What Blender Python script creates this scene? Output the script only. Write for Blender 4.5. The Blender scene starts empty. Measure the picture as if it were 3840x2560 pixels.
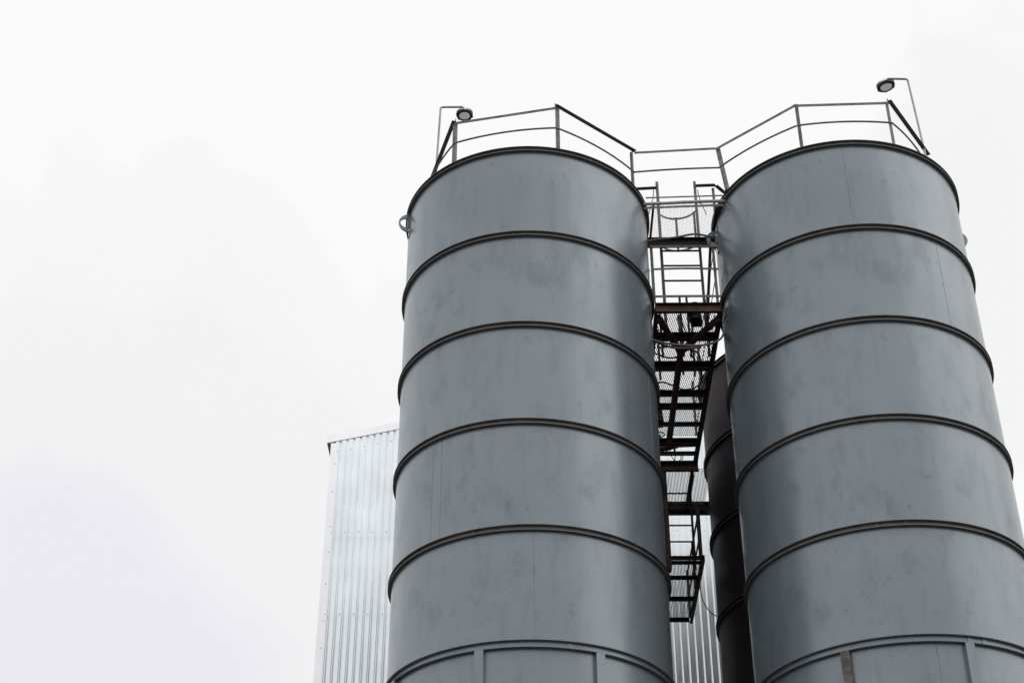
import bpy, bmesh, math, random
from mathutils import Vector, Matrix
random.seed(7)
R_ = math.radians
sc = bpy.context.scene
COL = sc.collection
EYE = 1.6            # camera height above the ground; heights written below as zz() are measured from the eye


def zz(h):
    return h + EYE


# ------------------------------------------------------------------ materials
def new_mat(name):
    m = bpy.data.materials.new(name)
    m.use_nodes = True
    nt = m.node_tree
    b = nt.nodes['Principled BSDF']
    return m, nt, b


def ramp(nt, src, stops):
    r = nt.nodes.new('ShaderNodeValToRGB')
    while len(r.color_ramp.elements) < len(stops):
        r.color_ramp.elements.new(0.5)
    for e, (p, c) in zip(r.color_ramp.elements, stops):
        e.position = p
        e.color = (c[0], c[1], c[2], 1) if isinstance(c, (tuple, list)) else (c, c, c, 1)
    nt.links.new(src, r.inputs[0])
    return r


def noise(nt, vec, scale, detail=4.0, rough=0.55, stretch=None):
    n = nt.nodes.new('ShaderNodeTexNoise')
    n.inputs['Scale'].default_value = scale
    n.inputs['Detail'].default_value = detail
    n.inputs['Roughness'].default_value = rough
    if stretch:
        mp = nt.nodes.new('ShaderNodeMapping')
        mp.inputs['Scale'].default_value = stretch
        nt.links.new(vec, mp.inputs['Vector'])
        nt.links.new(mp.outputs[0], n.inputs['Vector'])
    else:
        nt.links.new(vec, n.inputs['Vector'])
    return n


def mixc(nt, fac, a, b, mode='MIX'):
    m = nt.nodes.new('ShaderNodeMix')
    m.data_type = 'RGBA'
    m.blend_type = mode
    for s, v in ((m.inputs[0], fac), (m.inputs[6], a), (m.inputs[7], b)):
        if hasattr(v, 'is_linked') or hasattr(v, 'links'):
            nt.links.new(v, s)
        elif isinstance(v, (int, float)):
            s.default_value = v
        else:
            s.default_value = (v[0], v[1], v[2], 1)
    return m.outputs[2]


def coords(nt):
    return nt.nodes.new('ShaderNodeTexCoord').outputs['Object']


def silo_paint(name, base, metallic, rough):
    m, nt, b = new_mat(name)
    co = coords(nt)
    # broad faint tone drift, scuffed darker patches, and small wiped marks in the paint
    n1 = noise(nt, co, 0.9, 3, 0.5)
    r1 = ramp(nt, n1.outputs[0], [(0.3, 0.93), (0.7, 1.05)])
    n2 = noise(nt, co, 3.2, 5, 0.6, (1, 1, 0.75))
    r2 = ramp(nt, n2.outputs[0], [(0.33, 0.82), (0.46, 1.0)])
    n3 = noise(nt, co, 0.55, 2, 0.5)
    r3 = ramp(nt, n3.outputs[0], [(0.42, 0.0), (0.62, 1.0)])
    n5 = noise(nt, co, 7.0, 3, 0.6, (1, 1, 0.22))
    r5 = ramp(nt, n5.outputs[0], [(0.34, 0.85), (0.48, 1.0)])
    c = mixc(nt, 1.0, base, r1.outputs[0], 'MULTIPLY')
    blot = mixc(nt, r3.outputs[0], (1, 1, 1), r2.outputs[0])
    c = mixc(nt, 1.0, c, blot, 'MULTIPLY')
    c = mixc(nt, 0.7, c, r5.outputs[0], 'MULTIPLY')
    # fine scuffs gathered in places
    n6 = noise(nt, co, 11, 6, 0.65, (1, 1, 0.6))
    r6 = ramp(nt, n6.outputs[0], [(0.33, 0.80), (0.42, 1.0)])
    n7 = noise(nt, co, 0.8, 2, 0.5, (1, 1, 1.4))
    r7 = ramp(nt, n7.outputs[0], [(0.45, 0.0), (0.6, 1.0)])
    c = mixc(nt, 1.0, c, mixc(nt, r7.outputs[0], (1, 1, 1), r6.outputs[0]), 'MULTIPLY')
    # sparse chips
    n4 = noise(nt, co, 26, 2, 0.5)
    r4 = ramp(nt, n4.outputs[0], [(0.765, 0.0), (0.785, 1.0)])
    c = mixc(nt, r4.outputs[0], c, (0.09, 0.065, 0.055))
    nt.links.new(c, b.inputs['Base Color'])
    b.inputs['Metallic'].default_value = metallic
    rr = ramp(nt, n2.outputs[0], [(0.3, rough + 0.07), (0.6, rough)])
    nt.links.new(rr.outputs[0], b.inputs['Roughness'])
    # plate waviness: rolled sheet is never a perfect cylinder
    nb = noise(nt, co, 1.3, 2, 0.5)
    nb2 = noise(nt, co, 60, 2, 0.5)
    bp = nt.nodes.new('ShaderNodeBump')
    bp.inputs['Strength'].default_value = 0.09
    bp.inputs['Distance'].default_value = 0.05
    nt.links.new(nb.outputs[0], bp.inputs['Height'])
    bp2 = nt.nodes.new('ShaderNodeBump')
    bp2.inputs['Strength'].default_value = 0.12
    bp2.inputs['Distance'].default_value = 0.002
    nt.links.new(nb2.outputs[0], bp2.inputs['Height'])
    nt.links.new(bp.outputs[0], bp2.inputs['Normal'])
    nt.links.new(bp2.outputs[0], b.inputs['Normal'])
    return m


def plain(name, c1, c2, scale, rough, metallic=0.0, lo=0.4, hi=0.62, bump=0.0, stretch=None):
    m, nt, b = new_mat(name)
    co = coords(nt)
    n = noise(nt, co, scale, 5, 0.6, stretch)
    r = ramp(nt, n.outputs[0], [(lo, c1), (hi, c2)])
    nt.links.new(r.outputs[0], b.inputs['Base Color'])
    b.inputs['Roughness'].default_value = rough
    b.inputs['Metallic'].default_value = metallic
    if bump:
        bp = nt.nodes.new('ShaderNodeBump')
        bp.inputs['Strength'].default_value = bump
        bp.inputs['Distance'].default_value = 0.004
        nt.links.new(n.outputs[0], bp.inputs['Height'])
        nt.links.new(bp.outputs[0], b.inputs['Normal'])
    return m


M = {}
M['paint'] = silo_paint('silo_grey_paint', (0.266, 0.313, 0.347), 0.31, 0.27)
M['paint_shaded'] = silo_paint('shaded_silo_paint', (0.033, 0.022, 0.028), 0.0, 0.5)  # brownish silo paint; the gap's shade is put into its near-black colour
M['paint_shaded'].node_tree.nodes['Principled BSDF'].inputs['Specular IOR Level'].default_value = 0.18
M['flange'] = plain('flange_grey_paint', (0.15, 0.153, 0.152), (0.20, 0.205, 0.205), 6, 0.6)
M['flange_edge'] = plain('flange_pale_edge', (0.27, 0.245, 0.215), (0.24, 0.25, 0.255), 9, 0.5)
M['weld'] = plain('weld_bead', (0.16, 0.13, 0.125), (0.25, 0.285, 0.31), 7, 0.5, 0, 0.36, 0.52)
M['rusty_post'] = plain('rust_stained_paint', (0.11, 0.082, 0.073), (0.25, 0.27, 0.29), 3.2, 0.6, 0, 0.42, 0.6)
M['rust'] = plain('rust_brown', (0.10, 0.040, 0.022), (0.20, 0.095, 0.05), 11, 0.75)
M['rail'] = plain('rail_grey_paint', (0.13, 0.105, 0.10), (0.215, 0.215, 0.22), 12, 0.5, 0.0, 0.38, 0.56)
M['rail_dark'] = plain('rail_shaded_grey', (0.05, 0.047, 0.047), (0.075, 0.073, 0.073), 12, 0.55)  # rail grey darkened: shade of the undersides put into the colour
M['deck'] = plain('oxide_red_primer', (0.070, 0.030, 0.022), (0.135, 0.070, 0.052), 7, 0.6)
M['deck_dark'] = plain('dark_primer', (0.040, 0.022, 0.019), (0.072, 0.044, 0.038), 7, 0.6)
M['grate'] = plain('expanded_metal_steel', (0.045, 0.035, 0.032), (0.075, 0.065, 0.06), 9, 0.5, 0.3)
M['conduit'] = plain('pale_conduit', (0.52, 0.52, 0.53), (0.62, 0.62, 0.63), 5, 0.4)
M['hose'] = plain('grey_hose', (0.16, 0.15, 0.145), (0.22, 0.21, 0.20), 9, 0.55)
M['black'] = plain('black_cable', (0.015, 0.015, 0.016), (0.03, 0.03, 0.03), 9, 0.5)
M['pole'] = plain('galvanised_tube', (0.34, 0.35, 0.35), (0.46, 0.47, 0.47), 9, 0.42, 0.5)
M['lamp_body'] = plain('lamp_black_casting', (0.012, 0.014, 0.016), (0.022, 0.024, 0.026), 20, 0.35)
M['motor'] = plain('motor_dark_enamel', (0.02, 0.025, 0.035), (0.05, 0.055, 0.065), 9, 0.4)
M['motor_blue'] = plain('motor_blue_enamel', (0.02, 0.05, 0.16), (0.03, 0.07, 0.22), 9, 0.35)
M['roof_sheet'] = plain('roof_sheet_steel', (0.45, 0.46, 0.47), (0.55, 0.56, 0.57), 2, 0.45, 0.6)


def galv(name, base, rough, var=0.10):
    m, nt, b = new_mat(name)
    co = coords(nt)
    n = noise(nt, co, 1.6, 4, 0.55)
    r = ramp(nt, n.outputs[0], [(0.3, 1 - var), (0.7, 1.0)])
    v = nt.nodes.new('ShaderNodeTexVoronoi')
    v.inputs['Scale'].default_value = 38
    nt.links.new(co, v.inputs['Vector'])
    rv = ramp(nt, v.outputs['Color'], [(0.0, 0.97), (1.0, 1.0)])
    n2 = noise(nt, co, 4.5, 3, 0.6, (1, 1, 0.12))
    r2 = ramp(nt, n2.outputs[0], [(0.38, 0.95), (0.55, 1.0)])
    c = mixc(nt, 1.0, base, r.outputs[0], 'MULTIPLY')
    c = mixc(nt, 1.0, c, rv.outputs[0], 'MULTIPLY')
    c = mixc(nt, 1.0, c, r2.outputs[0], 'MULTIPLY')
    nt.links.new(c, b.inputs['Base Color'])
    b.inputs['Metallic'].default_value = 0.92
    rr = ramp(nt, n.outputs[0], [(0.3, rough + 0.08), (0.7, rough - 0.04)])
    nt.links.new(rr.outputs[0], b.inputs['Roughness'])
    bp = nt.nodes.new('ShaderNodeBump')
    bp.inputs['Strength'].default_value = 0.10
    bp.inputs['Distance'].default_value = 0.02
    nb = noise(nt, co, 1.1, 2, 0.5)
    nt.links.new(nb.outputs[0], bp.inputs['Height'])
    nt.links.new(bp.outputs[0], b.inputs['Normal'])
    return m


M['galv'] = galv('galvanised_sheet', (0.90, 0.948, 0.968), 0.31, 0.04)
M['galv_trim'] = galv('pale_trim_sheet', (0.99, 0.975, 1.0), 0.30, 0.02)
M['screw'] = plain('screw_head', (0.08, 0.085, 0.09), (0.14, 0.145, 0.15), 30, 0.5)


def lens_mat():
    m, nt, b = new_mat('lamp_diffuser')
    co = coords(nt)
    n = noise(nt, co, 40, 2, 0.5)
    r = ramp(nt, n.outputs[0], [(0.3, (0.60, 0.60, 0.55)), (0.7, (0.68, 0.68, 0.62))])
    nt.links.new(r.outputs[0], b.inputs['Base Color'])
    b.inputs['Roughness'].default_value = 0.35
    b.inputs['Emission Color'].default_value = (0.95, 0.92, 0.84, 1)
    b.inputs['Emission Strength'].default_value = 0.20
    return m


M['lens'] = lens_mat()


def ground_mat():
    m, nt, b = new_mat('yard_gravel')
    co = coords(nt)
    n = noise(nt, co, 0.15, 6, 0.6)
    n2 = noise(nt, co, 9, 4, 0.7)
    r = ramp(nt, n.outputs[0], [(0.35, (0.06, 0.057, 0.053)), (0.65, (0.10, 0.096, 0.09))])
    r2 = ramp(nt, n2.outputs[0], [(0.3, 0.75), (0.7, 1.15)])
    c = mixc(nt, 1.0, r.outputs[0], r2.outputs[0], 'MULTIPLY')
    nt.links.new(c, b.inputs['Base Color'])
    b.inputs['Roughness'].default_value = 0.9
    bp = nt.nodes.new('ShaderNodeBump')
    bp.inputs['Strength'].default_value = 0.5
    nt.links.new(n2.outputs[0], bp.inputs['Height'])
    nt.links.new(bp.outputs[0], b.inputs['Normal'])
    return m


M['ground'] = ground_mat()


# ------------------------------------------------------------------ mesh building
def spline(pts, n=10):
    P = [Vector(p) for p in pts]
    P = [P[0] * 2 - P[1]] + P + [P[-1] * 2 - P[-2]]
    out = []
    for i in range(1, len(P) - 2):
        for k in range(n):
            t = k / n
            a, b_, c_, d_ = P[i - 1], P[i], P[i + 1], P[i + 2]
            out.append(0.5 * ((2 * b_) + (c_ - a) * t + (2 * a - 5 * b_ + 4 * c_ - d_) * t * t + (3 * b_ - a - 3 * c_ + d_) * t ** 3))
    out.append(P[-2])
    return out


class MB:
    def __init__(s):
        s.v, s.f, s.mi = [], [], []

    def add(s, vs, fs, mi=0):
        o = len(s.v)
        s.v += [tuple(p) for p in vs]
        s.f += [tuple(i + o for i in f) for f in fs]
        s.mi += [mi] * len(fs)

    def box(s, c, ax, ay, az, mi=0):
        """c centre, ax ay az half-extent vectors"""
        c, ax, ay, az = map(Vector, (c, ax, ay, az))
        p = [c + i * ax + j * ay + k * az for k in (-1, 1) for j in (-1, 1) for i in (-1, 1)]
        s.add(p, [(0, 2, 3, 1), (4, 5, 7, 6), (0, 1, 5, 4), (2, 6, 7, 3), (0, 4, 6, 2), (1, 3, 7, 5)], mi)

    def abox(s, lo, hi, mi=0):
        lo, hi = Vector(lo), Vector(hi)
        c = (lo + hi) / 2
        h = (hi - lo) / 2
        s.box(c, (h.x, 0, 0), (0, h.y, 0), (0, 0, h.z), mi)

    def bar(s, p, q, side, w, t, off_s=0.0, off_n=0.0, mi=0):
        """rectangular bar p->q; side = rough direction of its width w; t = other size; offsets along side / normal"""
        p, q, side = Vector(p), Vector(q), Vector(side)
        d = (q - p).normalized()
        side = (side - d * side.dot(d)).normalized()
        n = d.cross(side)
        c = (p + q) / 2 + side * off_s + n * off_n
        s.box(c, d * (q - p).length / 2, side * w / 2, n * t / 2, mi)

    def angle(s, p, q, legdir1, legdir2, w, t=0.004, mi=0):
        """L-section p->q: corner on the line, legs along legdir1 and legdir2"""
        p, q = Vector(p), Vector(q)
        d = (q - p).normalized()
        a = Vector(legdir1)
        a = (a - d * a.dot(d)).normalized()
        b = Vector(legdir2)
        b = (b - d * b.dot(d) - a * b.dot(a)).normalized()
        h = d * (q - p).length / 2
        c = (p + q) / 2
        s.box(c + a * w / 2 + b * t / 2, h, a * w / 2, b * t / 2, mi)
        s.box(c + b * (w + t) / 2 + a * t / 2, h, b * (w - t) / 2, a * t / 2, mi)

    def channel(s, p, q, up, out, h, depth, t=0.006, mi=0):
        """C-section p->q open towards out; p-q is the middle of the web's back"""
        p, q = Vector(p), Vector(q)
        d = (q - p).normalized()
        u = Vector(up)
        u = (u - d * u.dot(d)).normalized()
        o = Vector(out)
        o = (o - d * o.dot(d) - u * o.dot(u)).normalized()
        hl = d * (q - p).length / 2
        c = (p + q) / 2
        s.box(c + o * t / 2, hl, u * (h / 2 - t), o * t / 2, mi)
        for sg in (-1, 1):
            s.box(c + u * sg * (h / 2 - t / 2) + o * depth / 2, hl, u * t / 2, o * depth / 2, mi)

    def tube(s, pts, r, n=10, mi=0, cap=True):
        pts = [Vector(p) for p in pts]
        rings = []
        up = None
        for i, p in enumerate(pts):
            d = (pts[min(i + 1, len(pts) - 1)] - pts[max(i - 1, 0)]).normalized()
            if up is None:
                up = Vector((0, 0, 1)) if abs(d.z) < 0.9 else Vector((1, 0, 0))
            a = (up - d * up.dot(d)).normalized()
            up = a
            b = d.cross(a)
            rr = r[i] if isinstance(r, (list, tuple)) else r
            rings.append([p + (a * math.cos(2 * math.pi * k / n) + b * math.sin(2 * math.pi * k / n)) * rr for k in range(n)])
        vs = [v for ring in rings for v in ring]
        fs = []
        for i in range(len(rings) - 1):
            for k in range(n):
                fs.append((i * n + k, i * n + (k + 1) % n, (i + 1) * n + (k + 1) % n, (i + 1) * n + k))
        if cap:
            fs.append(tuple(range(n - 1, -1, -1)))
            fs.append(tuple(range((len(rings) - 1) * n, len(rings) * n)))
        s.add(vs, fs, mi)

    def revolve(s, prof, c, n=192, close=True, mis=None):
        """prof list of (r, z); c = (x, y)"""
        m = len(prof)
        vs = []
        for k in range(n):
            a = 2 * math.pi * k / n
            for (r, z) in prof:
                vs.append((c[0] + r * math.cos(a), c[1] + r * math.sin(a), z))
        o = len(s.v)
        s.v += vs
        rng = m if close else m - 1
        for k in range(n):
            k2 = (k + 1) % n
            for j in range(rng):
                j2 = (j + 1) % m
                s.f.append((o + k * m + j, o + k2 * m + j, o + k2 * m + j2, o + k * m + j2))
                s.mi.append(mis[j] if mis else 0)

    def build(s, name, mats, parent=None, smooth=30, label=None):
        me = bpy.data.meshes.new(name)
        org = Vector(parent_origin(parent)) if parent else Vector((0, 0, 0))
        me.from_pydata([Vector(v) - org for v in s.v], [], s.f)
        if not isinstance(mats, (list, tuple)):
            mats = [mats]
        for m in mats:
            me.materials.append(m)
        me.polygons.foreach_set('material_index', s.mi)
        bm = bmesh.new()
        bm.from_mesh(me)
        bmesh.ops.recalc_face_normals(bm, faces=bm.faces)
        bm.to_mesh(me)
        bm.free()
        if smooth:
            me.shade_smooth()
            me.set_sharp_from_angle(angle=R_(smooth))
        o = bpy.data.objects.new(name, me)
        COL.objects.link(o)
        if parent:
            o.parent = parent
        if label:
            o['label'] = label
        return o


def parent_origin(p):
    v = Vector((0, 0, 0))
    while p:
        v += p.location
        p = p.parent
    return v


def thing(name, label, cat, loc, group=None):
    o = bpy.data.objects.new(name, None)
    o.empty_display_size = 0.2
    COL.objects.link(o)
    o.location = loc
    o['label'] = label
    o['category'] = cat
    if group:
        o['group'] = group
    return o


def tag(o, label, cat, group=None):
    o['label'] = label
    o['category'] = cat
    if group:
        o['group'] = group
    return o


def pol(c, r, deg, z):
    return Vector((c[0] + r * math.cos(R_(deg)), c[1] + r * math.sin(R_(deg)), z))


# ------------------------------------------------------------------ ground
g = MB()
S = 900
g.add([(-S, -S, 0), (S, -S, 0), (S, S, 0), (-S, S, 0)], [(0, 1, 2, 3)])
go = g.build('ground', M['ground'], smooth=0)
go['kind'] = 'structure'

# ------------------------------------------------------------------ silos
CL, CR, CB, CA = (-1.9386, 0.0), (1.9386, 0.0), (2.105, 3.975), (-1.86, 3.98)
ZL = [12.471, 11.204, 9.946, 8.704, 7.451, 6.205]
ZR = [12.530, 11.267, 9.991, 8.730, 7.480, 6.245]
ZB = [12.569 - 1.2429 * k for k in range(6)]
EF = 0.039          # how far the ring channels stand out
NSEG = 224


def make_silo(label, c, R, Z, seams, col0, lugs, rusty=None, name='silo', paint='paint'):
    t = thing(name, label, 'silo', (c[0], c[1], 0), 'grey silos standing in a block')
    low = zz(4.55)
    ends = [zz(z) for z in Z] + [low]
    for k in range(6):
        top, bot = ends[k] - 0.0, ends[k + 1]
        b = MB()
        b.revolve([(R, top), (R, bot), (R - 0.008, bot), (R - 0.008, top)], c, NSEG)
        for ph in seams.get(k, []):
            # vertical weld bead, a little uneven
            w, n = 0.0041, 28
            vs, fs = [], []
            z0, z1 = top - 0.07, bot + 0.004
            for i in range(n + 1):
                zq = z0 + (z1 - z0) * i / n
                j = ph + random.uniform(-0.05, 0.05)
                ww = math.degrees(w * random.uniform(0.7, 1.3) / R)
                vs += [pol(c, R - 0.001, j - ww, zq), pol(c, R + 0.0025, j, zq), pol(c, R - 0.001, j + ww, zq)]
            for i in range(n):
                for q in (0, 1):
                    fs.append((3 * i + q, 3 * i + q + 1, 3 * i + q + 4, 3 * i + q + 3))
            b.add(vs, fs, 1)
        b.build('shell_section', [M[paint], M['weld']], t, 25)
    for k in range(6):
        h = 0.061 if k < 5 else 0.079
        zt = zz(Z[k])
        e, th = EF + (0.004 if k == 5 else 0), 0.006
        zb = zt - h
        r0 = R + 0.0015
        prof = [(r0, zt), (R + e, zt), (R + e, zt - th), (r0 + 0.005, zt - th), (r0 + 0.005, zb + th), (R + e, zb + th), (R + e, zb), (r0, zb)]
        # outer edges are paler than the painted channel, with a rusty tint
        b = MB()
        b.revolve(prof, c, NSEG, True, [0, 1 if k == 5 else 0, 0, 0, 0, 1, 0, 0])
        # no two rings sit dead level
        tl = seams.get('tilt', {}).get(k, 0.0)
        b.v = [(x, y, z + tl * (x - c[0])) for (x, y, z) in b.v]
        # butt joints of the rolled channel
        for ph in seams.get('j%d' % k, []):
            d = pol((0, 0), 1, ph, 0)
            tang = Vector((-d.y, d.x, 0))
            b.box(pol(c, r0 + 0.0085, ph, (zt + zb) / 2), d * 0.003, tang * 0.02, (0, 0, h / 2 - th - 0.001))
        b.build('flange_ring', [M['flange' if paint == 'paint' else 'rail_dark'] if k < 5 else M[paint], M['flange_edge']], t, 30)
    # lid
    b = MB()
    b.revolve([(R - 0.012, zz(Z[0]) - 0.004), (0.25, zz(Z[0]) + 0.16), (0.001, zz(Z[0]) + 0.165)], c, 96, False)
    b.build('roof', M[paint], t, 40)
    # hopper cone
    b = MB()
    b.revolve([(R - 0.004, low), (0.16, zz(1.9)), (0.16, zz(1.5))], c, 96, False)
    b.build('hopper_cone', M[paint], t, 40)
    ztop = zz(Z[5]) - 0.081
    for k in range(8):
        ph = col0 + 45 * k
        d = pol((0, 0), 1, ph, 0)
        tg = Vector((-d.y, d.x, 0))
        b = MB()
        hz = ztop / 2
        mid = pol(c, R, ph, hz)
        # channel with its flat back outwards
        b.box(mid + d * 0.044, d * 0.003, tg * 0.046, (0, 0, hz))
        for sg in (-1, 1):
            b.box(mid + d * 0.0195 + tg * sg * 0.043, d * 0.0212, tg * 0.003, (0, 0, hz - 0.002))
        b.box(Vector((mid.x, mid.y, 0.01)) + d * 0.02, d * 0.12, tg * 0.12, (0, 0, 0.01))
        b.build('support_column', M['rusty_post'] if k == rusty else M[paint], t, 0,
                'column with bare rusty face' if k == rusty else None)
    for (ph, z, ro, rh) in lugs:
        d = pol((0, 0), 1, ph, 0)
        tg = Vector((-d.y, d.x, 0))
        cc = pol(c, R + 0.004, ph, zz(z))
        b = MB()
        n = 28
        outer, inner = [], []
        for i in range(n + 1):
            a = -math.pi / 2 + math.pi * i / n
            outer.append((0.0 + (ro * 1.02) * math.cos(a), ro * math.sin(a)))
        for i in range(n + 1):
            a = -math.pi / 2 + math.pi * i / n
            x = rh * math.cos(a * 1.0) * 1.15 + 0.035
            inner.append((x, rh * math.sin(a)))
        vs, fs = [], []
        th = 0.011
        for sg in (-1, 1):
            for (x, y) in outer + inner:
                vs.append(cc + d * x + Vector((0, 0, y)) + tg * th * sg)
        m = n + 1
        for sd in (0, 1):
            o = sd * 2 * m
            for i in range(n):
                fs.append((o + i, o + i + 1, o + m + i + 1, o + m + i))
        for i in range(n):
            fs.append((i, i + 1, 2 * m + i + 1, 2 * m + i))
            fs.append((m + i, m + i + 1, 3 * m + i + 1, 3 * m + i))
        fs += [(0, m, 3 * m, 2 * m), (n, m + n, 3 * m + n, 2 * m + n)]
        b.add(vs, fs)
        # root strip closing the plate against the wall, between the two arms
        b.box(cc + d * 0.014, d * 0.014, tg * th * 0.98, (0, 0, rh * 0.98))
        b.box(cc + d * 0.001, d * 0.005, tg * 0.045, (0, 0, ro + 0.06))
        b.build('lifting_lug', M[paint], t, 35)
    return t


make_silo('left of the two front grey silos, its loop shaped lug against open sky', CL, 1.5, ZL,
          {2: [-24.0], 3: [-132.8, -128.0], 4: [-88.2], 5: [-45.9], 'j0': [-92, -60], 'j1': [-96.0, -62], 'j2': [-70], 'j3': [-101, -58], 'j4': [-112, -56], 'j5': [-75], 'tilt': {1: -0.002, 2: -0.020, 3: -0.015, 4: 0.006}},
          -108.6, [(-166.5, 12.25, 0.135, 0.072)])
make_silo('right of the two front grey silos, wall brightest at its outer edge', CR, 1.505, ZR,
          {0: [-95.5], 1: [-56.6], 2: [-172.3], 5: [-89.0], 'j0': [-95.2, -91], 'j1': [-108, -103], 'j2': [-120], 'j3': [-99], 'j4': [-93, -104], 'j5': [-76, -70], 'tilt': {1: 0.017, 2: 0.013, 3: -0.001}},
          -121.9, [(184.0, 12.16, 0.135, 0.05), (1.0, 12.23, 0.135, 0.05)], rusty=0)
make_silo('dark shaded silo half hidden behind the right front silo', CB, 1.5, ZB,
          {}, -100.0, [], paint='paint_shaded')
make_silo('fourth grey silo standing straight behind the left front one, added unseen to darken the gap', CA, 1.5, ZB,  # unseen fourth silo, added to block light and darken the gap
          {}, -100.0, [])

# ------------------------------------------------------------------ guard rails on the silo tops
UP = Vector((0, 0, 1))


def guard_rail(label, c, zt, posts, style, gap):
    """posts: list of (deg, radius); style per span: 'face' or 'under'; gap = index of the span left open"""
    t = thing('guard_rail', label, 'guard rail', (c[0], c[1], zz(zt)), 'guard rails round the silo tops')
    zr, zm = zz(zt) + 0.72, zz(zt) + 0.375
    P = [pol(c, pr[1], pr[0], 0) for pr in posts]      # post heads; a third number is the radius of a leaning post's foot
    n = len(P)
    for i, p in enumerate(P):
        rad = Vector((p.x - c[0], p.y - c[1], 0)).normalized()
        tg = Vector((-rad.y, rad.x, 0))
        b = MB()
        p0 = Vector((p.x, p.y, zz(zt) + 0.002)) if len(posts[i]) < 3 else pol(c, posts[i][2], posts[i][0] + 1.0, zz(zt) + 0.002)
        p1 = Vector((p.x, p.y, zr - 0.001))
        b.angle(p0, p1, tg if i % 2 else -tg, -rad, 0.042, 0.004)
        b.box(p0 + UP * 0.004 - rad * 0.01, rad * 0.045, tg * 0.045, UP * 0.004)
        b.build('post', M['rail'], t, 0)
    for i in range(n):
        if i == gap:
            continue
        p, q = P[i], P[(i + 1) % n]
        mid = (p + q) / 2
        out = Vector((mid.x - c[0], mid.y - c[1], 0)).normalized()
        d = (q - p).normalized()
        p2 = Vector((p.x, p.y, zr)) - d * 0.018
        q2 = Vector((q.x, q.y, zr)) + d * 0.018
        b = MB()
        if style[i] == 'face':
            b.angle(p2 + out * 0.005, q2 + out * 0.005, -UP, -out, 0.038)
        else:
            b.angle(p2 - out * 0.002, q2 - out * 0.002, out, UP, 0.052)
        b.build('top_rail', M['rail'] if style[i] == 'face' else M['rail_dark'], t, 0)  # spans showing their underside get the shade-darkened grey
        # mid rail follows the round of the silo
        a0, a1 = posts[i][0], posts[(i + 1) % n][0]
        if a1 < a0:
            a1 += 360
        r0, r1 = posts[i][1], posts[(i + 1) % n][1]
        pts = []
        for k in range(17):
            f = k / 16
            a = a0 + (a1 - a0) * f
            arc = pol(c, r0 + (r1 - r0) * f, a, zm)
            chord = Vector((p.x, p.y, zm)).lerp(Vector((q.x, q.y, zm)), f)
            pts.append(chord.lerp(arc, 0.42) + out * 0.008)
        b = MB()
        b.tube(pts, 0.0115, 8)
        b.build('mid_rail', M['rail'], t, 40)
    return t, P, zr, zm


gl, PL, zrl, zml = guard_rail('guard rail on top of the left front silo, two slanting rails', CL, ZL[0],
                              [(-127, 1.46), (-76, 1.47), (-24, 1.46), (25, 1.46), (70, 1.46), (115, 1.46), (161, 1.46)],
                              ['face', 'under', 'face', 'face', 'face', 'face', 'under'], 2)
gr, PR, zrr, zmr = guard_rail('guard rail on top of the right front silo, level front rail', CR, ZR[0],
                              [(-158, 1.595, 1.525), (-114, 1.50), (-69.6, 1.50), (-19.4, 1.262), (22, 1.46), (67, 1.46), (112, 1.46), (157, 1.44)],
                              ['face', 'face', 'under', 'face', 'face', 'face', 'under', 'face'], 7)

# ------------------------------------------------------------------ lamps on bent tubes


def bend(p, a, q, r, n=6):
    """points rounding the corner a between p and q"""
    p, a, q = Vector(p), Vector(a), Vector(q)
    s = a + (p - a).normalized() * r
    e = a + (q - a).normalized() * r
    return [s * (1 - t) ** 2 + a * 2 * t * (1 - t) + e * t * t for t in [i / n for i in range(n + 1)]]


def yard_lamp(label, base, top, arm, disc, rad, tilt):
    t = thing('floodlight', label, 'floodlight', base, 'round lamps on bent tubes')
    base, top, arm, disc = map(Vector, (base, top, arm, disc))
    b = MB()
    drop = Vector((arm.x, arm.y, disc.z + 0.085))
    pts = [base] + bend(base, top, arm, 0.035) + bend(top, arm, drop, 0.035) + [drop]
    b.tube(pts, 0.0145, 10)
    b.box(base + UP * 0.004, (0.05, 0, 0), (0, 0.05, 0), (0, 0, 0.004))
    b.build('pole', M['pole'], t, 40)
    rot = Matrix.Rotation(R_(tilt[0]), 3, 'X') @ Matrix.Rotation(R_(tilt[1]), 3, 'Y')

    def put(mb):
        mb.v = [tuple(rot @ Vector(v) + disc) for v in mb.v]
        return mb
    b = MB()
    r = rad
    # cast body: flat dish, finned drum and driver can
    b.revolve([(r * 0.66, 0.0), (r * 0.76, -0.004), (r, 0.006), (r, 0.022), (r * 0.86, 0.03), (r * 0.5, 0.034), (r * 0.48, 0.075), (0.03, 0.078), (0.001, 0.078)], (0, 0), 48, False)
    for k in range(28):
        a = 2 * math.pi * k / 28
        d = Vector((math.cos(a), math.sin(a), 0))
        tg = Vector((-d.y, d.x, 0))
        b.box(d * r * 0.78 + UP * 0.038, d * r * 0.24, tg * 0.0022, UP * 0.018)
    for k in range(6):
        a = 2 * math.pi * k / 6 + 0.3
        d = Vector((math.cos(a), math.sin(a), 0))
        b.box(d * r * 1.0 + UP * 0.01, d * 0.008, Vector((-d.y, d.x, 0)) * 0.009, UP * 0.006)
    hd = put(b).build('lamp_housing', M['lamp_body'], t, 35)
    b = MB()
    b.revolve([(r * 0.655, 0.002), (r * 0.60, -0.003), (r * 0.3, -0.006), (0.001, -0.007)], (0, 0), 48, False)
    ln = put(b).build('lens', M['lens'], t, 50)
    b = MB()
    b.tube([disc + UP * 0.075 + Vector((0.0, 0, 0)), drop], 0.007, 8)
    b.build('hook', M['lamp_body'], t, 40)
    return t


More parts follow.
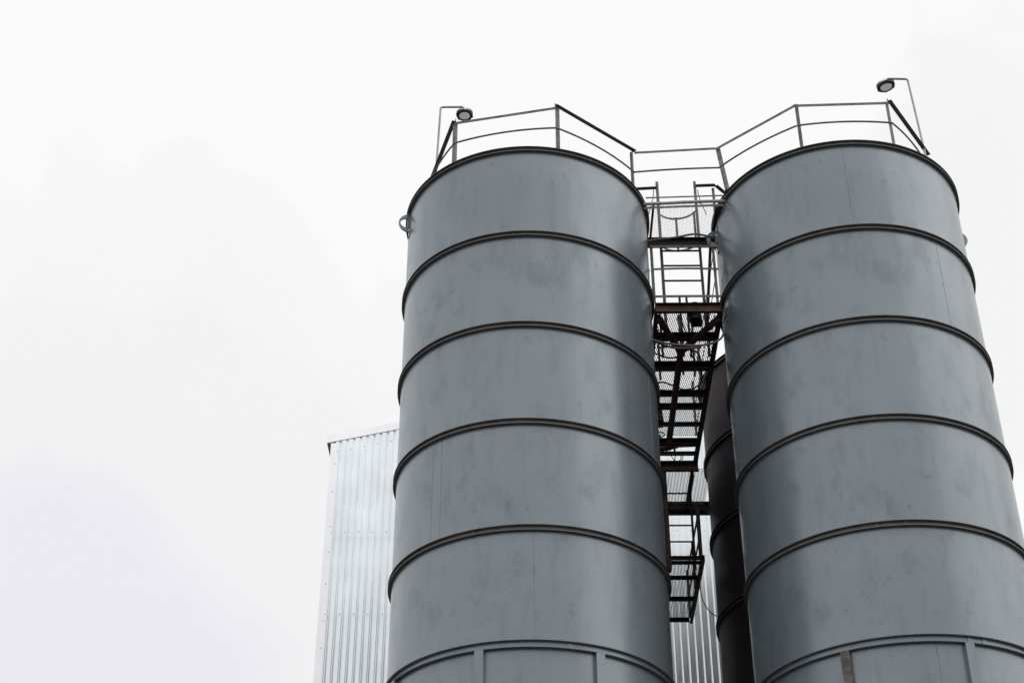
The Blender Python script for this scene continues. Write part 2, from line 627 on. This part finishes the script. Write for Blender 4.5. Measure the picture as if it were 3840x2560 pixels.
yard_lamp('floodlight at the left edge of the left silo top', (-3.145, -0.05, zz(12.49)), (-3.09, -0.05, zz(14.47)),
          (-2.785, -0.05, zz(14.47)), (-2.768, -0.05, zz(14.31)), 0.109, (0, 0))
yard_lamp('floodlight at the right edge of the right silo top', (3.095, -0.55, zz(12.55)), (3.03, -0.55, zz(14.44)),
          (2.765, -0.55, zz(14.45)), (2.735, -0.55, zz(14.30)), 0.116, (4, -8))

# ------------------------------------------------------------------ expanded metal


def expanded(mb, x0, x1, y0, y1, z, sw, lw, along, wid=0.0045, tall=0.006):
    """flattened diamond mesh; sw short pitch, lw long pitch; along = 'x' or 'y' for the long way"""
    def P(a, b_):
        return (a, b_) if along == 'x' else (b_, a)
    A0, A1, B0, B1 = (x0, x1, y0, y1) if along == 'x' else (y0, y1, x0, x1)
    nb = int((B1 - B0) / (sw / 2))
    na = int((A1 - A0) / lw)
    hw = wid / 2
    for j in range(nb + 1):
        b0 = B0 + j * sw / 2
        sh = 0 if j % 2 == 0 else lw / 2
        sgn = 1
        amp = sw / 4 * 0.92
        # each strand zigzags between neighbours
        pts = []
        k = 0
        a = A0
        while a <= A1 + 1e-6:
            ph = (k + (0 if j % 2 == 0 else 2)) % 4
            off = amp if ph in (0, 1) else -amp
            pts.append((min(a, A1), max(B0, min(B1, b0 + off))))
            a += lw / 4
            k += 1
        vs, fs = [], []
        for (a, bb) in pts:
            for db, dz in ((-hw, 0), (hw, tall * 0.6), (hw, tall), (-hw, tall * 0.4)):
                x, y = P(a, bb + db)
                vs.append((x, y, z + dz))
        for i in range(len(pts) - 1):
            for q in range(4):
                fs.append((4 * i + q, 4 * i + (q + 1) % 4, 4 * i + 4 + (q + 1) % 4, 4 * i + 4 + q))
        mb.add(vs, fs)


X, Y = Vector((1, 0, 0)), Vector((0, 1, 0))
WG = 'steel walkways between the silos'

# ---- upper walkway between the two front silo tops
zu = zz(12.47)
uw = thing('walkway', 'short mesh landing bridging the two front silo tops', 'walkway', (0, 0, zu), WG)
b = MB()
expanded(b, -0.50, 0.50, -0.45, 0.235, zu + 0.005, 0.030, 0.090, 'x', 0.0046, 0.005)
b.build('floor_mesh', M['grate'], uw, 0)
b = MB()
b.channel((-0.47, 0.30, zu - 0.055), (0.47, 0.30, zu - 0.055), UP, -Y, 0.14, 0.05)
b.build('cross_beam', M['deck_dark'], uw, 0)
b = MB()
b.angle((-0.50, -0.462, zz(12.405)), (0.50, -0.462, zz(12.445)), -UP, Y, 0.032)
b.build('edge_angle', M['conduit'], uw, 0)
for x in (-0.385, 0.40):
    b = MB()
    b.angle((x, -0.42, zu - 0.003), (x, 0.245, zu - 0.003), X, -UP, 0.03)
    b.build('edge_angle', M['deck'], uw, 0)
cp, ep = Vector((PL[2].x, PL[2].y, 0)), Vector((PR[0].x, PR[0].y, 0))
d = (ep - cp).normalized()
b = MB()
b.angle(Vector((cp.x, cp.y, zrl)) + d * 0.02, Vector((ep.x, ep.y, zrr)) - d * 0.02, -UP, Y, 0.034)
b.build('top_rail', M['rail'], uw, 0)
b = MB()
pts = [Vector((cp.x, cp.y - 0.012, zml)).lerp(Vector((ep.x, ep.y - 0.012, zmr)), k / 8) + UP * 0.012 * math.sin(math.pi * k / 8) for k in range(9)]
b.tube(pts, 0.0115, 8)
b.build('mid_rail', M['rail'], uw, 40)
b = MB()
b.bar((-0.47, -0.49, zz(12.525)), (0.49, -0.49, zz(12.555)), UP, 0.02, 0.006)
b.build('kick_rail', M['rail'], uw, 0)

# pale conduit across the front of the landing
b = MB()
b.tube([(-0.515, -0.50, zz(12.42)), (-0.25, -0.50, zz(12.43)), (0.0, -0.50, zz(12.445)), (0.25, -0.50, zz(12.455)), (0.515, -0.50, zz(12.46))], 0.021, 14)
for x in (-0.30, 0.0, 0.20):
    b.tube([(x - 0.012, -0.50, zz(12.443 + 0.04 * x)), (x + 0.012, -0.50, zz(12.443 + 0.04 * x))], 0.0245, 14)
o = b.build('conduit_pipe', M['conduit'], None, 40)
tag(o, 'pale level pipe crossing between the tops of the two front silos', 'pipe')

# ---- ladder with hoops from the middle walkway to the landing
lv = 0.36


def ladder(label, x0, x1, y, z0, z1, rungs, mat, tw=0.042, lean=0.0):
    t = thing('ladder', label, 'ladder', ((x0 + x1) / 2, y, z0), 'steel ladders between the walkways')
    for x in (x0, x1):
        b = MB()
        s = -1 if x == x0 else 1
        b.angle((x, y, z0), (x + lean * s, y, z1), X * -s, Y, tw)
        b.build('stringer', mat, t, 0)
    for z in rungs:
        b = MB()
        b.tube([(x0 + 0.005, y + 0.012, z), (x1 - 0.005, y + 0.012, z)], 0.0125, 8)
        b.build('rung', M['deck_dark'], t, 40)
    return t


lt = ladder('hooped steel ladder rising to the landing between the front silo tops', -0.245, 0.285, lv, zz(11.12), zz(13.50),
            [zz(12.355 - 0.237 * k) for k in range(5)], M['rail'], 0.036)
for zh, mat in ((13.06, M['rail']), (12.53, M['rail'])):
    b = MB()
    pts = []
    for k in range(21):
        a = math.pi * k / 20
        pts.append(Vector((0.02 - 0.265 * math.cos(a), lv + 0.02 + 0.24 * math.sin(a), zz(zh) + 0.03 * k / 20)))
    for i in range(20):
        b.bar(pts[i], pts[i + 1], UP, 0.03, 0.005)
    b.build('cage_hoop', mat, lt, 40)
for a in (25, 90, 150):
    x = 0.02 - 0.26 * math.cos(R_(a))
    y = lv + 0.015 + 0.235 * math.sin(R_(a))
    b = MB()
    b.bar((x, y, zz(12.52)), (x, y, zz(13.09)), X, 0.03, 0.005)
    b.build('cage_strap', M['rail'], lt, 0)
# handrail returns from the ladder head to the silo rails
for p, q, o_ in (((-0.235, lv + 0.012, 13.375), (-0.50, lv + 0.012, 13.36), -Y), ((0.275, lv + 0.012, 13.405), (0.535, lv + 0.012, 13.415), -Y),
                 ((0.53, lv + 0.012, 13.414), (0.66, lv + 0.15, 13.40), X)):
    b = MB()
    b.angle((p[0], p[1], zz(p[2])), (q[0], q[1], zz(q[2])), o_, UP, 0.05)
    b.build('return_rail', M['rail_dark'], lt, 0)
b = MB()
b.angle((0.525, lv + 0.02, zz(12.45)), (0.525, lv + 0.02, zz(13.40)), -X, Y, 0.036)
b.build('return_post', M['rail'], lt, 0)
for x, s in ((-0.33, -1), (0.36, 1)):
    b = MB()
    pts = [Vector((x + 0.06 * s * -1 * math.cos(k / 14 * 2.2) * 0.9, lv + 0.03, zz(13.38) - 0.42 * k / 14)) for k in range(15)]
    b.tube(pts, 0.006, 6)
    b.build('grab_bar', M['rail'], lt, 40)

# ---- middle walkway running back between the silos
zm_ = zz(11.0)
mw = thing('walkway', 'long mesh walkway running back between the front silos', 'walkway', (0, -0.2, zm_), WG)
b = MB()
expanded(b, -0.395, 0.385, -0.17, 2.93, zm_ + 0.108, 0.0260, 0.090, 'y', 0.0075, 0.006)
b.build('floor_mesh', M['grate'], mw, 0)
b = MB()
b.channel((-0.405, -0.165, zm_ + 0.06), (0.395, -0.165, zm_ + 0.06), UP, -Y, 0.13, 0.05)
for x in (-0.395, 0.385):
    b.box((x, -0.19, zm_ + 0.06), X * 0.003, Y * 0.022, UP * 0.058)
b.build('front_beam', M['deck'], mw, 0)
for x, o_ in ((-0.405, 1), (0.41, -1)):
    b = MB()
    b.channel((x, -0.155, zm_ + 0.045), (x, 3.62, zm_ + 0.045), UP, X * o_, 0.115, 0.045)
    b.build('side_beam', M['deck_dark'], mw, 0)
for v, w in ((0.37, 0.10), (1.03, 0.12), (1.68, 0.07), (2.00, 0.07), (2.46, 0.035), (2.92, 0.10), (3.24, 0.03)):
    b = MB()
    b.channel((-0.36, v + w / 2, zm_ + 0.03), (0.365, v + w / 2, zm_ + 0.03), UP, -Y, 0.05 + 0.4 * w, w * 0.8)
    b.build('cross_beam', M['deck_dark'] if w != 0.12 else M['deck'], mw, 0)
b = MB()
b.tube([(-0.045, 0.52, zm_ - 0.05), (-0.04, 1.7, zm_ - 0.05), (-0.035, 2.93, zm_ - 0.05)], 0.042, 14)
b.build('spine_tube', M['deck'], mw, 40)
for x in (-0.36, 0.365):
    b = MB()
    b.tube([(x, -0.10, zm_ - 0.03), (-0.045 + (0.02 if x > 0 else -0.02), 0.56, zm_ - 0.05)], 0.042, 14)
    b.build('brace_leg', M['deck'], mw, 40)
zr1 = zz(12.0)
for x, s in ((-0.425, 1), (0.372, -1)):
    b = MB()
    b.angle((x, -0.19, zm_ + 0.125), (x, -0.19, zr1), X * s, Y, 0.034)
    b.build('post', M['rail'], mw, 0)
for z, hgt in ((11.985, 0.032), (11.635, 0.028), (11.225, 0.032)):
    b = MB()
    n = 6
    for k in range(n):
        f0, f1 = k / n, (k + 1) / n
        bow = 0.012 if abs(z - 11.635) < 0.01 else 0.002
        b.bar((-0.43 + 0.83 * f0, -0.20, zz(z) + bow * math.sin(math.pi * f0)), (-0.43 + 0.83 * f1, -0.20, zz(z) + bow * math.sin(math.pi * f1)), UP, hgt, 0.006)
    b.build('front_rail', M['rail'], mw, 0)
for x in (-0.40, 0.375):
    for v in (0.95, 2.0, 2.9):
        b = MB()
        b.angle((x, v, zm_ + 0.11), (x, v, zz(12.0)), X * (1 if x < 0 else -1), Y, 0.036)
        b.build('post', M['rail'], mw, 0)
    for z in (12.0, 11.62, 11.3):
        if x > 0 and z > 11.9:
            pass
        b = MB()
        b.bar((x, -0.17 if x > 0 else 0.3, zz(z)), (x, 2.95, zz(z)), UP, 0.032, 0.006)
        b.build('side_rail', M['rail'], mw, 0)
b = MB()
b.bar((0.335, -0.13, zz(12.05)), (0.27, 0.30, zz(11.14)), X, 0.035, 0.02)
b.build('diagonal_brace', M['deck_dark'], mw, 0)

# ---- rear landing between the two back silos
zx = zz(10.93)
xw = thing('walkway', 'dark rear landing beyond the far end of the long walkway', 'walkway', (0.1, 3.4, zx), WG)
b = MB()
expanded(b, -0.46, 0.60, 3.46, 4.58, zx - 0.02, 0.026, 0.090, 'x', 0.0098, 0.010)
b.build('floor_mesh', M['grate'], xw, 0)
b = MB()
b.channel((-0.46, 3.45, zx), (0.415, 3.45, zx), UP, -Y, 0.15, 0.06)
b.build('front_beam', M['deck'], xw, 0)
b = MB()
b.channel((-0.50, 4.62, zx - 0.035), (0.68, 4.62, zx - 0.035), UP, -Y, 0.20, 0.06)
b.build('rear_beam', M['deck_dark'], xw, 0)
for x, dp in ((-0.165, 0.085), (0.31, 0.055)):
    b = MB()
    b.channel((x, 3.52, zx - 0.055), (x, 4.60, zx - 0.055), UP, X, 0.06, dp)
    b.build('joist', M['deck'], xw, 0)
b = MB()
expanded(b, -0.46, 0.36, 3.5055, 4.58, zx - 0.009, 0.026, 0.090, 'x', 0.0085, 0.008)  # second mesh layer, added to cut the light coming through the landing
b.build('darkening_mesh', M['grate'], xw, 0)

# ---- lower rear walkway
zb = zz(9.52)
bw = thing('walkway', 'lowest mesh walkway, open end nearest the corrugated wall', 'walkway', (0, 3.4, zb), WG)
b = MB()
expanded(b, -0.40, 0.385, 3.45, 5.40, zb + 0.045, 0.026, 0.090, 'x', 0.0084, 0.0085)
b.build('floor_mesh', M['grate'], bw, 0)
for x, o_ in ((-0.42, 1), (0.41, -1)):
    b = MB()
    b.channel((x, 3.42, zb), (x, 5.44, zb), UP, X * o_, 0.09, 0.045)
    b.build('side_beam', M['deck'], bw, 0)
for v, w in ((3.42, 0.03), (3.56, 0.02), (4.02, 0.03), (4.70, 0.045), (5.40, 0.05)):
    b = MB()
    b.channel((-0.37, v + w / 2, zb), (0.363, v + w / 2, zb), UP, -Y, 0.045 + w * 0.3, w)
    b.build('cross_beam', M['deck_dark'], bw, 0)
for x in (0.395, -0.405):
    for v, w in ((3.50, 0.055), (4.45, 0.04), (5.38, 0.04)):
        b = MB()
        b.angle((x, v, zz(9.56)), (x, v, zz(10.30)), X * (-1 if x > 0 else 1), Y, w)
        b.build('post', M['deck_dark'], bw, 0)
    for z, w in ((10.29, 0.036), (9.95, 0.026)):
        b = MB()
        b.bar((x - 0.01, 3.5, zz(z)), (x - 0.01, 5.40, zz(z)), UP, w, 0.02)
        b.build('side_rail', M['deck_dark'], bw, 0)

ladder('short dark ladder down to the lowest mesh walkway', -0.13, 0.345, 3.88, zz(9.57), zz(10.85),
       [zz(10.76 - 0.252 * k) for k in range(5)], M['deck_dark'], 0.034)

# spout pipe
b = MB()
zs = [9.30, 9.305, 9.32, 9.345, 9.40, 10.86]
rs = [0.006, 0.02, 0.033, 0.040, 0.043, 0.043]
b.tube([(-0.085, 3.42, zz(z)) for z in zs], [r * 1.1 for r in rs], 16)
o = b.build('spout_pipe', M['deck'], None, 50)
tag(o, 'short brown upright pipe with rounded end beside the left silo', 'pipe')

# ---- drives on the walkway


def motor(label, x, y, z, r, h, blue):
    t = thing('drive_motor', label, 'motor', (x, y, z), 'drive motors on the long walkway')
    b = MB()
    b.revolve([(0.001, 0.0), (r * 1.35, 0.0), (r * 1.35, 0.018), (r, 0.022), (r, h * 0.72), (r * 1.02, h * 0.74), (r * 1.02, h * 0.97), (r * 0.7, h), (0.001, h)], (0, 0), 28, False)
    for k in range(18):
        a = 2 * math.pi * k / 18
        d_ = Vector((math.cos(a), math.sin(a), 0))
        b.box(d_ * (r + 0.008) + UP * h * 0.4, d_ * 0.009, Vector((-d_.y, d_.x, 0)) * 0.003, UP * h * 0.28)
    b.v = [tuple(Vector(v) + Vector((x, y, z))) for v in b.v]
    b.build('motor_body', M['motor'], t, 35)
    b = MB()
    b.box((x - r * 0.9, y - r * 0.75, z + h * 0.45), X * 0.05, Y * 0.04, UP * 0.05)
    b.build('terminal_box', M['motor_blue'] if blue else M['motor'], t, 0)
    b = MB()
    b.abox((x - r * 0.8, y + r * 0.6, z), (x + r * 1.5, y + r * 2.4, z + h * 0.4))
    b.build('gearbox', M['motor'], t, 0)
    return t


motor('dark upright motor near the front end of the long walkway', 0.115, 0.16, zm_ + 0.118, 0.058, 0.25, True)
motor('second motor near the far end of the long walkway', -0.20, 2.55, zm_ + 0.118, 0.06, 0.30, True)
b = MB()
b.tube([(0.10, 3.12, zz(11.09)), (0.37, 3.12, zz(11.10))], 0.032, 16)
b.tube([(0.09, 3.12, zz(11.09)), (0.115, 3.12, zz(11.09))], 0.045, 16)
o = b.build('conveyor_tube', M['conduit'], None, 40)
tag(o, 'short shiny tube in the open gap behind the long walkway', 'pipe')

fr_ = thing('equipment_frame', 'open frame of thin brown posts standing on the long walkway', 'steel frame', (0.1, 1.1, zm_ + 0.118))
for (x, v, h) in ((0.02, 0.95, 0.95), (0.12, 0.98, 0.95), (0.05, 1.38, 0.95), (0.20, 1.42, 0.95), (-0.24, 0.98, 0.8), (-0.24, 1.5, 0.8)):
    b = MB()
    b.angle((x, v, zm_ + 0.118), (x + random.uniform(-0.02, 0.02), v, zm_ + 0.118 + h), X, Y, 0.028)
    b.build('post', M['deck'], fr_, 0)
for p, q in (((-0.25, 0.97, 0.28), (0.14, 0.99, 0.28)), ((0.03, 0.96, 0.6), (0.22, 1.42, 0.35)), ((-0.25, 1.49, 0.5), (0.21, 1.43, 0.5)), ((0.14, 0.97, 0.1), (0.03, 1.39, 0.9))):
    b = MB()
    b.bar((p[0], p[1], zm_ + 0.118 + p[2]), (q[0], q[1], zm_ + 0.118 + q[2]), UP, 0.03, 0.005)
    b.build('cross_bar', M['deck'], fr_, 0)
pv = thing('pipe_valve', 'rusty brown valve with stub pipes in the gap behind the long walkway', 'valve', (-0.1, 3.12, zz(11.0)))
b = MB()
b.tube([(-0.34, 3.12, zz(11.02)), (-0.20, 3.12, zz(11.03)), (-0.02, 3.12, zz(11.05)), (0.09, 3.12, zz(11.09))], 0.040, 14)
for x in (-0.22, -0.05, 0.06):
    b.tube([(x, 3.12, zz(11.04)), (x + 0.018, 3.12, zz(11.04))], 0.068, 18)
b.build('valve_body', M['rust'], pv, 40)
b = MB()
b.tube([(-0.13, 3.12, zz(11.05)), (-0.13, 3.12, zz(11.26))], 0.016, 10)
b.tube([(-0.13 + 0.07 * math.cos(k / 20 * 2 * math.pi), 3.12 + 0.07 * math.sin(k / 20 * 2 * math.pi), zz(11.26)) for k in range(21)], 0.009, 8)
b.build('handwheel', M['rust'], pv, 40)
b = MB()
b.tube(spline([(0.02, 3.30, zz(11.12)), (0.05, 3.31, zz(11.0)), (0.12, 3.30, zz(10.93)), (0.17, 3.29, zz(11.0)), (0.13, 3.3, zz(11.08)), (0.08, 3.31, zz(10.97)), (0.16, 3.30, zz(10.92)), (0.22, 3.3, zz(11.10))]), 0.006, 6)
o = b.build('loose_cable', M['black'], None, 60)
tag(o, 'tangle of thin black wire above the dark rear landing', 'cable')
b = MB()
b.tube(spline([(-0.36, 0.9, zm_ + 0.14), (-0.1, 1.05, zm_ + 0.16), (0.1, 0.85, zm_ + 0.15), (0.25, 1.1, zm_ + 0.2), (0.3, 1.6, zm_ + 0.14), (0.1, 1.75, zm_ + 0.13), (-0.2, 1.6, zm_ + 0.15), (-0.37, 1.75, zm_ + 0.13)]), 0.011, 8)
o = b.build('loose_cable', M['hose'], None, 60)
tag(o, 'grey hose lying loose across the mesh of the long walkway', 'hose')

# ---- hanging hoses and cables


b = MB()
b.tube(spline([(-0.50, -0.30, zz(10.53)), (-0.28, -0.31, zz(10.46)), (0.0, -0.32, zz(10.425)), (0.2, -0.31, zz(10.455)), (0.33, -0.30, zz(10.53)), (0.385, -0.28, zz(10.65)), (0.415, -0.24, zz(10.80)), (0.47, -0.22, zz(10.90))]), 0.013, 10)
o = b.build('sagging_hose', M['hose'], None, 60)
tag(o, 'grey hose sagging under the front of the long walkway, single bend up right', 'hose')
b = MB()
b.tube(spline([(-0.50, -0.27, zz(10.55)), (-0.25, -0.28, zz(10.43)), (-0.02, -0.30, zz(10.405)), (0.1, -0.3, zz(10.41))]), 0.013, 10)
o = b.build('sagging_hose', M['hose'], None, 60)
tag(o, 'shorter grey hose lying just below the sagging one', 'hose')
b = MB()
b.tube(spline([(-0.50, -0.30, zz(11.99)), (-0.3, -0.32, zz(12.01)), (-0.1, -0.33, zz(12.03)), (0.1, -0.33, zz(12.075)), (0.23, -0.29, zz(12.09)), (0.33, -0.2, zz(12.13)), (0.42, -0.05, zz(12.22))]), 0.013, 10)
o = b.build('looped_hose', M['hose'], None, 60)
tag(o, 'grey hose looping below the landing toward the right silo lug', 'hose')
b = MB()
b.tube(spline([(0.42, 4.3, zz(9.56)), (0.47, 4.5, zz(9.40)), (0.56, 4.45, zz(9.20)), (0.66, 4.35, zz(9.08))]), 0.007, 8)
o = b.build('hanging_cable', M['black'], None, 60)
tag(o, 'thin black cable from the lowest walkway to the dark rear silo', 'cable')

# ------------------------------------------------------------------ corrugated building behind
UL, VW, UR = -5.32, 7.70, 5.05
bd = thing('metal_building', 'corrugated galvanised metal building with pale trim behind the silos', 'building', (UL, VW, 0))
W = UR - UL
SL = 0.222


def eave(x):                       # roof line of the gable, x from the left corner
    return zz(13.86) + SL * (x if x < W / 2 else W - x)


b = MB()
pitch = 0.1145
prof = [(0.0, 0.024), (0.064, 0.024), (0.071, 0.0), (0.087, 0.0)]
xs = []
k = 0
while k * pitch < W - pitch:
    for (px, py) in prof:
        xs.append((0.06 + k * pitch + px, py))
    k += 1
rows = [0.0, zz(7.7), zz(10.71) - 0.03, zz(12.1) - 0.05]
vs, fs = [], []
bands = [(0.0, zz(9.20)), (zz(9.16), zz(10.66)), (zz(10.62), zz(12.07)), (zz(12.03), None)]
for bi, (z0, z1) in enumerate(bands):
    o = len(vs)
    lap = -0.0016 * bi
    for (x, y) in xs:
        top = z1 if z1 else eave(x) - 0.002
        vs.append((UL + x, VW - y + lap, z0))
        vs.append((UL + x, VW - y + lap, top))
    for i in range(len(xs) - 1):
        fs.append((o + 2 * i, o + 2 * i + 2, o + 2 * i + 3, o + 2 * i + 1))
b.add(vs, fs, 0)
nk = int((W - 0.2) / pitch)
for zrow in (zz(13.83), zz(12.13), zz(10.66), zz(9.22)):
    for k in range(nk):
        if k % 2:
            continue
        x = 0.06 + k * pitch + 0.033
        zc = min(zrow, eave(x) - 0.12) if zrow > zz(13) else zrow
        if zrow > zz(13):
            zc = eave(x) - 0.21
        a = MB()
        a.tube([(UL + x, VW - 0.015, zc), (UL + x, VW - 0.032, zc)], 0.008, 8)
        b.add(a.v, a.f, 1)
b.build('corrugated_wall', [M['galv'], M['screw']], bd, 0)
# rest of the shell
b = MB()
zl, zr_ = eave(0), eave(W)
D = 14
b.add([(UL + 0.03, VW + 0.02, 0), (UL + 0.03, VW + D, 0), (UL + 0.03, VW + D, zl - 0.05), (UL + 0.03, VW + 0.02, zl - 0.05)], [(0, 1, 2, 3)])
b.add([(UR - 0.03, VW + 0.02, 0), (UR - 0.03, VW + D, 0), (UR - 0.03, VW + D, zl - 0.05), (UR - 0.03, VW + 0.02, zl - 0.05)], [(0, 1, 2, 3)])
xm = UL + W / 2
b.add([(UL + 0.03, VW + D, 0), (UR - 0.03, VW + D, 0), (UR - 0.03, VW + D, zl - 0.05), (xm, VW + D, eave(W / 2) - 0.06), (UL + 0.03, VW + D, zl - 0.05)], [(0, 1, 2, 3, 4)])
b.build('side_wall', M['galv'], bd, 0)
b = MB()
for x0, x1 in ((-0.09, W / 2), (W / 2, W + 0.09)):
    p0 = Vector((UL + x0, VW - 0.03, eave(x0) + 0.0))
    p1 = Vector((UL + x1, VW - 0.03, eave(x1) + 0.0))
    n_ = 0.02
    b.add([p0 + Y * 0.02, p1 + Y * 0.02, p1 + Y * (D + 0.1), p0 + Y * (D + 0.1), p0 + Y * 0.02 + UP * n_, p1 + Y * 0.02 + UP * n_, p1 + Y * (D + 0.1) + UP * n_, p0 + Y * (D + 0.1) + UP * n_],
          [(0, 1, 2, 3), (4, 5, 6, 7), (0, 1, 5, 4), (1, 2, 6, 5), (2, 3, 7, 6), (3, 0, 4, 7)])
b.build('roof', M['roof_sheet'], bd, 0)
for x0, x1 in ((-0.095, W / 2), (W / 2, W + 0.095)):
    b = MB()
    p0 = Vector((UL + x0, VW - 0.040, 0))
    p1 = Vector((UL + x1, VW - 0.040, 0))
    e0, e1 = eave(x0), eave(x1)
    hh = 0.15
    vs = [(p0.x, p0.y, e0 + hh - 0.01), (p1.x, p1.y, e1 + hh - 0.01), (p1.x, p1.y, e1), (p0.x, p0.y, e0),
          (p0.x, p0.y + 0.012, e0 + hh - 0.01), (p1.x, p1.y + 0.012, e1 + hh - 0.01), (p1.x, p1.y + 0.012, e1), (p0.x, p0.y + 0.012, e0)]
    b.add(vs, [(0, 1, 2, 3), (4, 5, 6, 7), (0, 1, 5, 4), (1, 2, 6, 5), (2, 3, 7, 6), (3, 0, 4, 7)])
    b.build('fascia_trim', M['galv_trim'], bd, 0)
for x, s in ((0.0, 1), (W, -1)):
    b = MB()
    zc = eave(0) - 0.02
    b.abox((UL + x - 0.02, VW - 0.032, 0), (UL + x + 0.02, VW + 0.14, zc), 0)
    b.abox((UL + x + (0.0205 if s > 0 else -0.105), VW - 0.031, 0), (UL + x + (0.105 if s > 0 else -0.0205), VW - 0.0275, zc), 0)
    for k in range(26):
        zc2 = 1.0 + k * 0.56 + random.uniform(-0.06, 0.06)
        if zc2 > eave(0) - 0.1:
            break
        a = MB()
        a.tube([(UL + x + 0.07 * s, VW - 0.026, zc2), (UL + x + 0.07 * s, VW - 0.039, zc2)], 0.007, 8)
        b.add(a.v, a.f, 1)
    b.build('corner_trim', [M['galv_trim'], M['screw']], bd, 0)

# ------------------------------------------------------------------ light
SUN_AZ, SUN_EL = -14.0, 32.0       # degrees from +X, and above the horizon
sd = Vector((math.cos(R_(SUN_AZ)) * math.cos(R_(SUN_EL)), math.sin(R_(SUN_AZ)) * math.cos(R_(SUN_EL)), math.sin(R_(SUN_EL))))
sl = bpy.data.lights.new('sun', 'SUN')
sl.energy = 0.5
sl.angle = R_(60)
sl.color = (1.0, 0.965, 0.93)
so = bpy.data.objects.new('sun', sl)
so.rotation_euler = sd.to_track_quat('Z', 'Y').to_euler()
so.location = (30, -10, 40)
COL.objects.link(so)

w = bpy.data.worlds.new('World')
sc.world = w
w.use_nodes = True
nt = w.node_tree
bg = nt.nodes['Background']
bg.inputs['Strength'].default_value = 0.1
sky = nt.nodes.new('ShaderNodeTexSky')
sky.sky_type = 'NISHITA'
sky.sun_disc = False
sky.sun_elevation = R_(SUN_EL)
sky.sun_rotation = R_(90 - SUN_AZ)
sky.dust_density = 4
tc = nt.nodes.new('ShaderNodeTexCoord')
gen = tc.outputs['Generated']
sep = nt.nodes.new('ShaderNodeSeparateXYZ')
nt.links.new(gen, sep.inputs[0])
# overcast layer: brightness by height above the horizon
CLOUD = 9.95
FRONT, BRIGHT = 1.05, 1.22
elev = ramp(nt, sep.outputs['Z'], [(0.0, 0.5), (0.28, 0.97), (0.42, 1.0), (1.0, 1.0)])
# the cloud is thinner towards the hidden sun on the right, thicker behind the viewer
def dotp(v):
    vd = nt.nodes.new('ShaderNodeVectorMath')
    vd.operation = 'DOT_PRODUCT'
    nt.links.new(gen, vd.inputs[0])
    vd.inputs[1].default_value = Vector(v).normalized()
    return vd.outputs['Value']


thin = ramp(nt, dotp((math.cos(R_(-35)) * 0.85, math.sin(R_(-35)) * 0.85, 0.5)), [(0.45, 0.0), (0.95, 1.0)])
thick = ramp(nt, dotp((0, -1, 0.15)), [(0.25, 0.0), (0.8, 1.0)])
# heavier cloud lying low on the left, with a soft uneven edge
cn = noise(nt, gen, 6.0, 6, 0.55)


def bank(v, amp, stops):
    ac = nt.nodes.new('ShaderNodeMath')
    ac.operation = 'ARCCOSINE'
    nt.links.new(dotp(v), ac.inputs[0])
    ad = nt.nodes.new('ShaderNodeMath')
    ad.operation = 'MULTIPLY_ADD'
    nt.links.new(cn.outputs[0], ad.inputs[0])
    ad.inputs[1].default_value = -amp
    nt.links.new(ac.outputs[0], ad.inputs[2])
    return ramp(nt, ad.outputs[0], stops).outputs[0]


CW = (-0.315, 0.885, 0.345)
grey = bank(CW, 0.30, [(0.00, 1.0), (0.095, 0.9), (0.115, 0.55), (0.17, 0.48), (0.188, 0.0)])
lilac = bank((-0.303, 0.885, 0.352), 0.17, [(0.0, 1.0), (0.012, 0.9), (0.03, 0.35), (0.05, 0.0)])
far = bank((0.315, 0.755, 0.573), 0.20, [(0.0, 1.0), (0.03, 0.8), (0.045, 0.0)])
cc = mixc(nt, grey, (CLOUD, CLOUD, CLOUD), (CLOUD * 0.92, CLOUD * 0.92, CLOUD * 0.925))
cc = mixc(nt, far, cc, (CLOUD * 0.94, CLOUD * 0.94, CLOUD * 0.94))
cc = mixc(nt, lilac, cc, (CLOUD * 0.87, CLOUD * 0.855, CLOUD * 0.925))
cc = mixc(nt, 1.0, cc, elev.outputs[0], 'MULTIPLY')
low = ramp(nt, sep.outputs['Z'], [(0.12, 0.62), (0.36, 0.90), (0.55, 1.0)])
fr = mixc(nt, 1.0, (CLOUD * FRONT, CLOUD * FRONT, CLOUD * FRONT * 1.02), low.outputs[0], 'MULTIPLY')
low2 = ramp(nt, sep.outputs['Z'], [(0.12, 0.42), (0.36, 0.60), (0.62, 1.0)])
br = mixc(nt, 1.0, (CLOUD * BRIGHT, CLOUD * BRIGHT, CLOUD * BRIGHT), low2.outputs[0], 'MULTIPLY')
cc = mixc(nt, thick.outputs[0], cc, fr)
cc = mixc(nt, thin.outputs[0], cc, br)
fin = mixc(nt, 0.96, sky.outputs[0], cc)
nt.links.new(fin, bg.inputs['Color'])

# ------------------------------------------------------------------ camera
cam = bpy.data.cameras.new('camera')
cam.sensor_width = 36
cam.lens = 55.635
cam.clip_end = 3000
co_ = bpy.data.objects.new('camera', cam)
COL.objects.link(co_)
head, pitch_, roll = 0.0129, 0.5968169775886788, 0.0012981
fw = Vector((-math.sin(head) * math.cos(pitch_), math.cos(head) * math.cos(pitch_), math.sin(pitch_)))
rt = Vector((math.cos(head), math.sin(head), 0))
up = rt.cross(fw)
rt2 = rt * math.cos(roll) + up * math.sin(roll)
up2 = up * math.cos(roll) - rt * math.sin(roll)
mt = Matrix((rt2, up2, -fw)).transposed().to_4x4()
mt.translation = Vector((-1.93, -15.77, EYE))
co_.matrix_world = mt
sc.camera = co_

sc.view_settings.view_transform = 'Standard'
sc.view_settings.look = 'None'
sc.view_settings.exposure = 0
sc.view_settings.gamma = 1
sc.cycles.use_denoising = True
sc.cycles.max_bounces = 8
sc.cycles.caustics_reflective = False
sc.cycles.caustics_refractive = False
